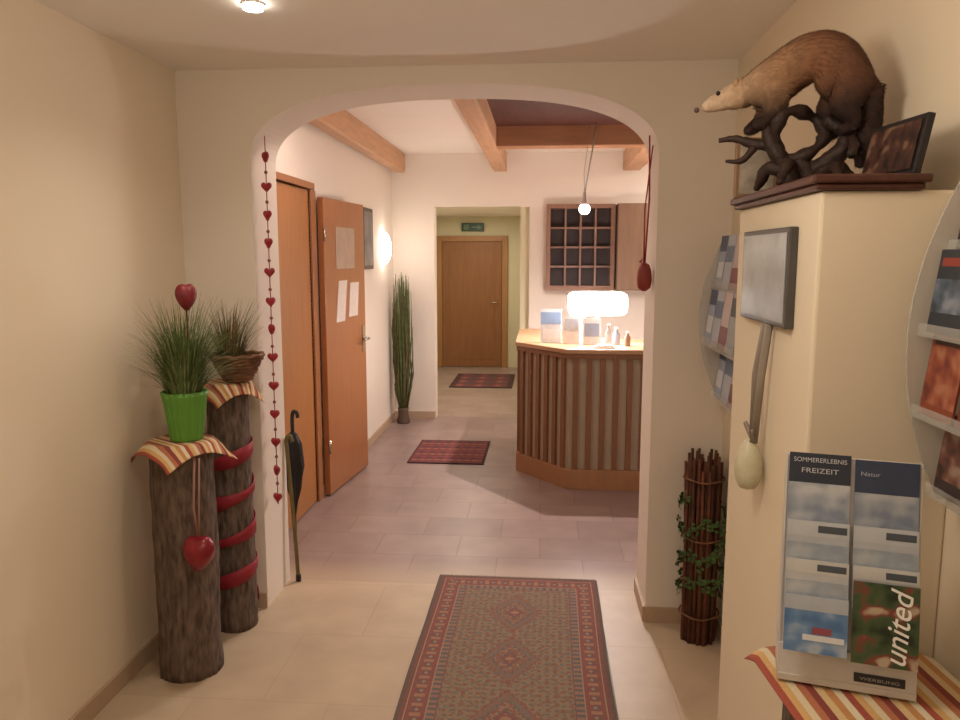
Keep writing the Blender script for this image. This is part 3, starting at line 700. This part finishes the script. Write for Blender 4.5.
# root
e = thing('driftwood_root', (0.585, 1.79, 1.748), 'gnarled dark root mounted on the board carrying the marten', 'root mount')
b = MB()
def rt(P, r0, r1, seg=9):
    Q = cr(P, 6); n = len(Q); R = [(r0+(r1-r0)*i/(n-1))*0.85*(1+0.28*noise.noise(Vector((i*0.8, r0*100, P[0][0]*10)))) for i in range(n)]; b.tube(Q, R, seg)
hc = Vector((0.566, 1.80, 1.872))
ringp = []
for i in range(26):
    a = 2*math.pi*i/26; rr = 0.053*(1+0.07*math.sin(3*a+1)); ringp.append(hc+Vector((rr*math.cos(a), 0.012*math.sin(2*a), rr*0.95*math.sin(a))))
b.tube(ringp, [0.0135*(1+0.3*math.sin(i*1.3)) for i in range(26)], 9, closed=True)
rt([(0.60, 1.79, 1.752), (0.585, 1.795, 1.785), (0.57, 1.80, 1.815)], 0.036, 0.024)
rt([(0.56, 1.79, 1.752), (0.54, 1.80, 1.80), (0.508, 1.81, 1.86), (0.503, 1.82, 1.915)], 0.026, 0.014)
rt([(0.53, 1.81, 1.85), (0.48, 1.83, 1.855), (0.44, 1.85, 1.87), (0.405, 1.86, 1.868)], 0.018, 0.006)
rt([(0.48, 1.83, 1.85), (0.455, 1.84, 1.82), (0.42, 1.85, 1.82)], 0.012, 0.004)
rt([(0.56, 1.80, 1.79), (0.51, 1.82, 1.80), (0.50, 1.84, 1.775), (0.495, 1.86, 1.757)], 0.024, 0.009)
rt([(0.54, 1.80, 1.80), (0.53, 1.75, 1.80), (0.51, 1.72, 1.77), (0.50, 1.70, 1.756)], 0.018, 0.008)
rt([(0.60, 1.79, 1.79), (0.63, 1.77, 1.80), (0.655, 1.75, 1.775), (0.67, 1.73, 1.757)], 0.028, 0.012)
rt([(0.61, 1.79, 1.79), (0.645, 1.76, 1.83), (0.655, 1.74, 1.87)], 0.030, 0.018)
rt([(0.62, 1.79, 1.90), (0.65, 1.76, 1.87), (0.655, 1.72, 1.84), (0.64, 1.69, 1.81)], 0.018, 0.010)
rt([(0.60, 1.78, 1.78), (0.62, 1.72, 1.79), (0.61, 1.68, 1.77), (0.60, 1.66, 1.757)], 0.018, 0.008)
b.obj('root_wood', M_root, e)

# marten: skinned body, baked, with short fur tufts
mo = Vector((0.585, 1.79, 1.85))
e = thing('stuffed_marten', tuple(mo), 'stuffed brown marten with cream head crouching on a root', 'animal')
V_ = []; E_ = []; R_ = []
def ch(start, pts):
    prev = start
    for p, r in pts:
        V_.append(Vector(p)-mo); R_.append(r)
        if prev is not None: E_.append((prev, len(V_)-1))
        prev = len(V_)-1
    return prev
ch(None, [((0.650,1.77,1.978),.064), ((0.632,1.785,2.030),.066), ((0.592,1.805,2.042),.062), ((0.548,1.825,2.018),.056), ((0.504,1.845,1.990),.048), ((0.466,1.86,1.976),.036), ((0.426,1.877,1.967),.030), ((0.393,1.89,1.955),.019), ((0.369,1.898,1.946),.011)])
for s in (-1, 1):
    ch(0, [((0.654,1.77+s*.036,1.945),.050), ((0.626,1.77+s*.046,1.912),.032), ((0.656,1.77+s*.046,1.885),.020), ((0.648,1.77+s*.044,1.872),.014), ((0.622,1.77+s*.042,1.866),.015)])
    ch(4, [((0.512,1.845+s*.028,1.955),.034), ((0.516,1.845+s*.034,1.925),.024), ((0.49,1.845+s*.034,1.900),.015), ((0.466,1.845+s*.034,1.888),.014)])
ch(0, [((0.688,1.755,1.935),.034), ((0.694,1.745,1.895),.030), ((0.690,1.74,1.855),.026), ((0.682,1.74,1.815),.018), ((0.676,1.745,1.79),.008)])
me = bpy.data.meshes.new('body'); me.from_pydata([tuple(v) for v in V_], E_, [])
tmp = bpy.data.objects.new('tmp', me); col.objects.link(tmp)
sk = tmp.modifiers.new('skin', 'SKIN')
for i, r in enumerate(R_): me.skin_vertices[0].data[i].radius = (r, r)
me.skin_vertices[0].data[0].use_root = True
ss = tmp.modifiers.new('sub', 'SUBSURF'); ss.levels = 3; ss.render_levels = 3
bpy.context.view_layer.update()
bm_ = bpy.data.meshes.new_from_object(tmp.evaluated_get(bpy.context.evaluated_depsgraph_get()))
bpy.data.objects.remove(tmp)
for v in bm_.vertices: v.co += v.normal*0.002*noise.noise(v.co*90)
for p in bm_.polygons: p.use_smooth = True
ob = bpy.data.objects.new('body', bm_); col.objects.link(ob); ob.parent = e
m, n, l, p = nt('marten_fur')
t_ = n.new('ShaderNodeTexCoord'); sx = n.new('ShaderNodeSeparateXYZ'); l.new(t_.outputs['Object'], sx.inputs[0])
mr = n.new('ShaderNodeMapRange'); mr.inputs['From Min'].default_value = -0.22; mr.inputs['From Max'].default_value = 0.13; l.new(sx.outputs['X'], mr.inputs['Value'])
rp = n.new('ShaderNodeValToRGB'); ce = rp.color_ramp
ce.elements[0].position = 0.0; ce.elements[0].color = lin('ccb49c'); ce.elements[1].position = 1; ce.elements[1].color = lin('40261a')
for ps, c in ((0.20, 'c4a688'), (0.38, 'a07c5c'), (0.60, '82583c'), (0.80, '64402c')):
    q = ce.elements.new(ps); q.color = lin(c)
l.new(mr.outputs[0], rp.inputs[0])
mz = n.new('ShaderNodeMapRange'); mz.inputs['From Min'].default_value = 0.06; mz.inputs['From Max'].default_value = 0.13; l.new(sx.outputs['Z'], mz.inputs['Value'])
mxh = n.new('ShaderNodeMath'); mxh.operation = 'LESS_THAN'; mxh.inputs[1].default_value = -0.130; l.new(sx.outputs['X'], mxh.inputs[0])
mm = n.new('ShaderNodeMath'); mm.operation = 'MAXIMUM'; l.new(mxh.outputs[0], mm.inputs[0]); l.new(mz.outputs[0], mm.inputs[1])
mx = n.new('ShaderNodeMixRGB'); mx.inputs[1].default_value = lin('301e18'); l.new(rp.outputs[0], mx.inputs[2]); l.new(mm.outputs[0], mx.inputs[0])
no = n.new('ShaderNodeTexNoise'); no.inputs['Scale'].default_value = 60; l.new(t_.outputs['Object'], no.inputs['Vector'])
m2 = n.new('ShaderNodeMixRGB'); m2.blend_type = 'OVERLAY'; m2.inputs[0].default_value = 0.4; l.new(mx.outputs[0], m2.inputs[1]); l.new(no.outputs['Fac'], m2.inputs[2]); l.new(m2.outputs[0], p.inputs['Base Color'])
p.inputs['Roughness'].default_value = 0.85
bm_.materials.clear(); bm_.materials.append(m)
for p_ in bm_.polygons: p_.material_index = 0
rnd = random.Random(3); b = MB(); polys = list(bm_.polygons); areas = []; acc = 0
for pp in polys: acc += pp.area; areas.append(acc)
for k in range(22000):
    pp = polys[bisect.bisect(areas, rnd.random()*acc) % len(polys)]
    vv = [bm_.vertices[i].co for i in pp.vertices]
    w4 = [rnd.random() for _ in vv]; sw = sum(w4); c = sum((v*w for v, w in zip(vv, w4)), Vector())/sw
    nn = pp.normal; comb = Vector((1.0, -0.5, -0.5)); comb = (comb-nn*comb.dot(nn))
    if comb.length < 1e-4: continue
    comb.normalize(); head = c.x < -0.155
    ln = rnd.uniform(0.003, 0.005) if head else rnd.uniform(0.007, 0.012)
    dv = (comb+nn*rnd.uniform(0.15, 0.35)+Vector((rnd.uniform(-.12,.12), rnd.uniform(-.12,.12), rnd.uniform(-.12,.12)))).normalized()
    sd = dv.cross(nn).normalized()*(0.0006 if head else 0.0009)
    b.add([mo+c-sd, mo+c+sd, mo+c+dv*ln], [(0,1,2)], 0, True)
fo = b.obj('fur', m, e, recalc=False); fo['kind'] = 'stuff'
hd = Vector((0.426,1.877,1.967))
for s in (-1, 1):
    sd = Vector((0.4, 1, 0)).normalized()*s
    b = MB(); b.ball(hd+Vector((0.020, 0, 0.026))+sd*0.023, 0.012, sc=(0.6, 0.9, 1.1)); b.obj('ear', mat('ear_cream', 'a88868', 0.9), e)
    b = MB(); b.ball(hd+Vector((-0.018, 0.006, 0.008))+sd*0.022, 0.0052); b.obj('eye', mat('eye_black', '080606', 0.1, 0), e)
b = MB(); b.ball((0.360,1.902,1.945), 0.0064); b.obj('nose', mat('nose_dark', '604844', 0.4), e)

# ------------------------------------------------------------------ hall: picture, wall lamp, plant
e = thing('picture_frame', (XH, 6.25, 1.5), 'small framed picture on the hall wall', 'picture frame')
b = MB(); b.box(XH, XH+0.018, 6.10, 6.46, 1.5, 2.0); b.obj('frame', mat('frame_dark', '6a5a50', 0.7), e, bevel=0.003)
b = MB(); b.box(XH+0.018, XH+0.02, 6.13, 6.43, 1.53, 1.97); b.obj('picture', mat('pic_grey', '8c8680', 0.8, 0.3, 6), e)
e = thing('wall_lamp', (XH, 6.91, 1.68), 'glowing oval opal glass wall lamp', 'wall lamp')
n1, n2 = 10, 28; vs = []; fs = []
for j in range(n1):
    th = math.pi/2*j/(n1-1)*0.98
    for i in range(n2):
        a = 2*math.pi*i/n2; vs.append((XH+0.02+0.06*math.sin(th+0.02), 6.91+0.11*math.cos(th)*math.cos(a), 1.68+0.145*math.cos(th)*math.sin(a)))
for j in range(n1-1):
    for i in range(n2): k = (i+1) % n2; fs.append((j*n2+i, j*n2+k, (j+1)*n2+k, (j+1)*n2+i))
fs.append(tuple(range((n1-1)*n2, n1*n2))); b = MB(); b.add(vs, fs, 0, True)
b.obj('shade', mat('opal_glow', 'fff6ec', 0.4, 0, emit=10, emit_c='fff6ea'), e)
b = MB(); b.box(XH, XH+0.02, 6.84, 6.98, 1.61, 1.75); b.obj('base', M_white, e)
rx, ry = -1.335, 7.17
e = thing('reed_arrangement', (rx, ry, 0), 'tall narrow bundle of dark green reeds in a low vase', 'floor vase plant')
b = MB(); b.lathe([(0.06, 0), (0.065, 0.02), (0.05, 0.08), (0.05, 0.13), (0.055, 0.15), (0.045, 0.15)], (rx, ry, 0), 24); b.obj('vase', mat('vase_brown', '5c4c40', 0.5), e)
b = MB()
for k in range(280):
    a = random.uniform(0, 6.28); h = random.uniform(0.5, 1.46); s = random.uniform(0, 1)
    r1 = 0.108*s; p0 = Vector((rx+0.04*s*math.cos(a), ry+0.04*s*math.sin(a), 0.12)); p1 = Vector((rx+r1*0.95*math.cos(a), ry+r1*0.9*math.sin(a), 0.12+(h-0.12)*0.6)); p2 = Vector((rx+r1*random.uniform(.5, 1.0)*math.cos(a), ry+r1*math.sin(a)*.8, h))
    b.tube([p0, (p0+p1)/2, p1, p2], [0.003, 0.005, 0.006, 0.0015], 4, mi=(k % 3 == 0))
b.obj('reeds', [M_leafd, mat('reed_brown', '6a6040', 0.8, 0.3, 20)], e)

# ------------------------------------------------------------------ reception counter
A = [(-0.16, 6.6), (-0.16, 5.60), (0.19, 5.17), (2.19, 5.17), (2.19, 5.78), (0.45, 5.78), (0.38, 5.86), (0.38, 6.6)]
T = [(-0.195, 6.62), (-0.195, 5.585), (0.168, 5.135), (2.195, 5.135), (2.195, 5.82), (0.47, 5.82), (0.42, 5.88), (0.42, 6.62)]
e = thing('reception_counter', (0.3, 5.6, 0), 'angular wooden reception counter clad in vertical brown slats', 'reception counter')
b = MB(); b.prism(A, 0.14, 0.93); b.obj('counter_body', M_counterb, e)
A2 = [(-0.185, 6.6), (-0.185, 5.592), (0.18, 5.145), (2.19, 5.145), (2.19, 5.78), (0.45, 5.78), (0.38, 5.86), (0.38, 6.6)]
b = MB(); b.prism(A2, 0, 0.14); b.obj('plinth', M_counter, e, bevel=0.004)
b = MB(); b.prism(A2, 0.915, 0.950); b.obj('upper_rail', M_slat, e)
b = MB(); b.prism(T, 0.950, 0.98); b.obj('counter_top', M_top, e, bevel=0.005)
b = MB()
for P0, P1 in ((A[0], A[1]), (A[1], A[2]), (A[2], A[3])):
    P0 = Vector((P0[0], P0[1], 0)); P1 = Vector((P1[0], P1[1], 0)); d = (P1-P0); Ln = d.length; d.normalize(); nn = Vector((d.y, -d.x, 0))
    n = max(6, int(Ln/0.088)); st = Ln/n
    for k in range(n):
        b.obox(P0+d*(st*(k+0.28))+Vector((0,0,0.14)), d, (0,0,1), nn, st*0.40, 0.775, 0.020)
b.obj('slats', M_slat, e)

CT = 0.98
def cleaf(x, y, w, h, bg, bl, lab):
    leaflet((x, y, CT+0.003), (1, -0.1, 0), (0, 0.25, 1), (-0.1, -1, 0.25), w, h, bg, bl, [], lab, 'leaflets standing on the counter', t=0.02)
cleaf(-0.01, 5.52, 0.15, 0.25, 'e4e8ec', [(0,1,.55,.9,'98b4d8'), (.1,.9,.1,.4,'f0f0f0')], 'white leaflet with sky blue picture on the counter')
cleaf(0.15, 5.46, 0.12, 0.20, 'f4f2f0', [(.1,.9,.5,.9,'ccd2dc')], 'white leaflet stack standing on the counter')
cleaf(0.29, 5.42, 0.13, 0.19, 'f0f2f4', [(.1,.9,.3,.8,'b0bed6')], 'white and blue leaflet standing on the counter')
e = thing('flyer_holder', (0.265, 5.57, CT), 'white holder with upright flyers beside the lamp', 'flyer holder')
b = MB(); b.box(0.19, 0.32, 5.54, 5.59, CT, CT+0.10); b.obj('holder', M_white, e, bevel=0.003)
b = MB(); b.box(0.20, 0.31, 5.55, 5.58, CT+0.02, CT+0.23); b.obj('flyers', paint('e6eaf0'), e)
for (x, y, r, h, c, lb_2) in ((0.47, 5.40, 0.024, 0.15, 'e4e8ec', 'small clear bottle on the counter'), (0.53, 5.47, 0.027, 0.12, 'a8b4c8', 'small blue grey jar on the counter'), (0.60, 5.38, 0.022, 0.10, 'b89c88', 'small tan pot on the counter')):
    e = thing('bottle', (x, y, CT), lb_2, 'bottle')
    b = MB(); b.lathe([(r*0.9, 0), (r, 0.008), (r, h*0.6), (r*0.45, h*0.78), (r*0.45, h*0.9)], (x, y, CT), 18); b.obj('body', paint(c, 0.2), e)
    b = MB(); b.lathe([(r*0.52, h*0.9), (r*0.52, h)], (x, y, CT), 14); b.obj('cap', M_white, e)
e = thing('card_tray', (0.42, 5.24, CT), 'low tray of business cards on the counter', 'card tray')
b = MB(); b.box(0.36, 0.50, 5.20, 5.30, CT, CT+0.012); b.obj('tray', M_white, e, bevel=0.002)
b = MB(); b.box(0.375, 0.485, 5.215, 5.285, CT+0.012, CT+0.022); b.obj('cards', M_paper, e)
lx = 0.405
e = thing('desk_lamp', (lx, 5.66, CT), 'bright rounded box-shaped white desk lamp glowing on the counter', 'desk lamp')
b = MB(); b.lathe([(0.08, 0), (0.08, 0.012), (0.02, 0.02)], (lx, 5.70, CT), 24); b.obj('base', M_white, e)
b = MB(); b.tube([(lx, 5.70, CT+0.015), (lx, 5.71, CT+0.22)], 0.012, 8); b.obj('stem', M_white, e)
prof = []
for i in range(40):
    a = 2*math.pi*i/40; prof.append((lx+0.215*math.copysign(abs(math.cos(a))**0.28, math.cos(a)), CT+0.28+0.085*math.copysign(abs(math.sin(a))**0.4, math.sin(a))))
vs = []; fs = []; n = len(prof)
for x, z in prof: vs += [(x, 5.61, z), (x, 5.74, z)]
for i in range(n): j = (i+1) % n; fs.append((2*i, 2*j, 2*j+1, 2*i+1))
fs.append(tuple(range(0, 2*n, 2))); fs.append(tuple(range(1, 2*n, 2))[::-1])
b = MB(); b.add(vs, fs); b.obj('shade', mat('lamp_glow', 'ffffff', 0.4, 0, emit=22, emit_c='fffaf6'), e)
e = thing('pendant_lamp', (0.30, 5.65, 1.93), 'small glowing pendant spot on thin cords over the counter', 'pendant lamp')
b = MB(); b.tube([(0.372, 5.65, 2.55), (0.345, 5.65, 2.35), (0.30, 5.65, 2.07)], 0.006, 6); b.obj('cord', mat('cord_grey', 'b0a49c', 0.4), e)
b = MB(); b.tube([(0.33, 5.65, 2.55), (0.29, 5.65, 2.2), (0.296, 5.65, 2.07)], 0.0025, 6); b.obj('cord', mat('cord_grey', 'b0a49c', 0.4), e)
b = MB(); b.lathe([(0.032, 0.0), (0.026, 0.04), (0.014, 0.07), (0.012, 0.11), (0.006, 0.12)], (0.298, 5.65, 1.955), 20); b.obj('socket', mat('socket_pale', 'd8ccc8', 0.3), e)
b = MB(); b.ball((0.298, 5.65, 1.945), 0.040); b.obj('bulb', mat('bulb_glow', 'fff0e8', 0.4, 0, emit=30, emit_c='fff0ea'), e)

kx0, kx1, kz0, kz1 = 0.03, 0.67, 1.29, 2.09; ky = 7.26
e = thing('key_rack', (0.35, 7.33, kz0), 'red-brown wooden pigeonhole key rack on the wall behind the counter', 'key rack')
b = MB(); b.box(kx0, kx0+0.04, ky, 7.399, kz0, kz1); b.box(kx1-0.04, kx1, ky, 7.399, kz0, kz1); b.box(kx0+.04, kx1-.04, ky, 7.399, kz0, kz0+0.04); b.box(kx0+.04, kx1-.04, ky, 7.399, kz1-0.04, kz1); b.obj('frame', M_cab, e)
b = MB(); b.box(kx0+.04, kx1-.04, 7.385, 7.398, kz0+.04, kz1-.04); b.obj('back_panel', mat('key_back', '40302f', 0.6), e)
b = MB(); w = (kx1-kx0-0.08)
for i in range(1, 4): x = kx0+.04+w*i/4; b.box(x-0.009, x+0.009, ky+0.005, 7.385, kz0+.04, kz1-.04)
for j in range(1, 4): z = kz0+.04+(kz1-kz0-.08)*j/4; b.box(kx0+.04, kx1-.04, ky+0.007, 7.385, z-0.009, z+0.009)
b.obj('divider_grid', mat('grid_wood', '846456', 0.5), e)
e = thing('wall_cupboard', (0.95, 7.3, kz0), 'mid-brown wooden wall cupboard beside the key rack', 'wall cupboard')
b = MB(); b.box(0.685, 1.45, 7.2, 7.399, kz0, kz1); b.obj('body', M_cab2, e, bevel=0.004)
for x0, x1 in ((0.69, 1.065), (1.07, 1.445)):
    b = MB(); b.box(x0, x1, 7.18, 7.2, kz0+.005, kz1-.005); dd = b.obj('door', M_cab2, e, bevel=0.004)
    b = MB(); kx = x1-0.04 if x0 < 1 else x0+0.04; b.ball((kx, 7.165, 1.6), 0.015); k = b.obj('knob', M_metal, e); k.parent = dd

sp = Vector((-0.905, 2.42, CE))
e = thing('ceiling_spot', tuple(sp), 'recessed round halogen ceiling spot, switched on', 'ceiling spot')
b = MB(); b.tube([(sp.x+0.033*math.cos(i*math.pi/16), sp.y+0.033*math.sin(i*math.pi/16), CE-0.003) for i in range(32)], 0.004, 8, closed=True); b.obj('trim_ring', M_white, e)
b = MB(); b.lathe([(0.031, -0.018), (0.031, -0.001)], sp, 24); b.obj('bulb', mat('spot_glow', 'ffffff', 0.4, 0, emit=25, emit_c='fff4e8'), e)

# ------------------------------------------------------------------ lights
def light(kind, nm, loc, en, c, **k):
    ld = bpy.data.lights.new(nm, kind); ld.energy = en; ld.color = lin(c)[:3]
    for a, v in k.items():
        if a != 'rot': setattr(ld, a, v)
    o = bpy.data.objects.new(nm, ld); o.location = loc
    if 'rot' in k: o.rotation_euler = k['rot']
    col.objects.link(o); return o
light('SPOT', 'spot_light', (-0.905, 2.42, 2.35), 22, 'fff0de', spot_size=math.radians(140), spot_blend=1.0, shadow_soft_size=0.06)
light('POINT', 'entry_light', (-0.15, 1.1, 2.0), 14, 'fff0dd', shadow_soft_size=0.14)
light('POINT', 'entry_light', (-0.5, -0.4, 1.9), 7, 'fff0dd', shadow_soft_size=0.25)  # soft fill behind the camera, added to brighten walls and ceiling
light('AREA', 'hall_fill_light', (-0.8, 4.05, 2.5), 10, 'ffe8dc', shape='DISK', size=0.35)  # unseen area light added behind the arch to brighten the hall
light('POINT', 'wall_lamp_light', (XH+0.16, 6.91, 1.68), 2.5, 'fff0e4', shadow_soft_size=0.1)
light('SPOT', 'pendant_light', (0.298, 5.65, 1.90), 115, 'ffece4', spot_size=math.radians(165), spot_blend=0.5, shadow_soft_size=0.015)
light('POINT', 'desk_light', (lx, 5.50, 1.26), 14, 'fff6f4', shadow_soft_size=0.05)
light('AREA', 'reception_light', (1.6, 6.6, 2.5), 22, 'fff0e6', shape='DISK', size=0.3)
light('AREA', 'corridor_light', (-0.9, 8.3, 2.15), 15, 'fff2e0', shape='DISK', size=0.3)
light('AREA', 'corridor_light', (-0.9, 10.0, 2.15), 9, 'fff2e0', shape='DISK', size=0.2)

w = bpy.data.worlds.new('World'); scene.world = w; w.use_nodes = True
w.node_tree.nodes['Background'].inputs[0].default_value = lin('ffdfc0'); w.node_tree.nodes['Background'].inputs[1].default_value = 0.05
scene.view_settings.view_transform = 'Standard'

for o in bpy.data.objects:
    if '_o' in o: del o['_o']

cam = bpy.data.cameras.new('Camera'); cam.sensor_width = 36; cam.lens = 760/960*36; cam.clip_start = 0.02
co = bpy.data.objects.new('Camera', cam); co.location = (0, 0, 1.6); co.rotation_euler = (math.radians(90-7.72), 0, math.radians(4.68))
col.objects.link(co); scene.camera = co
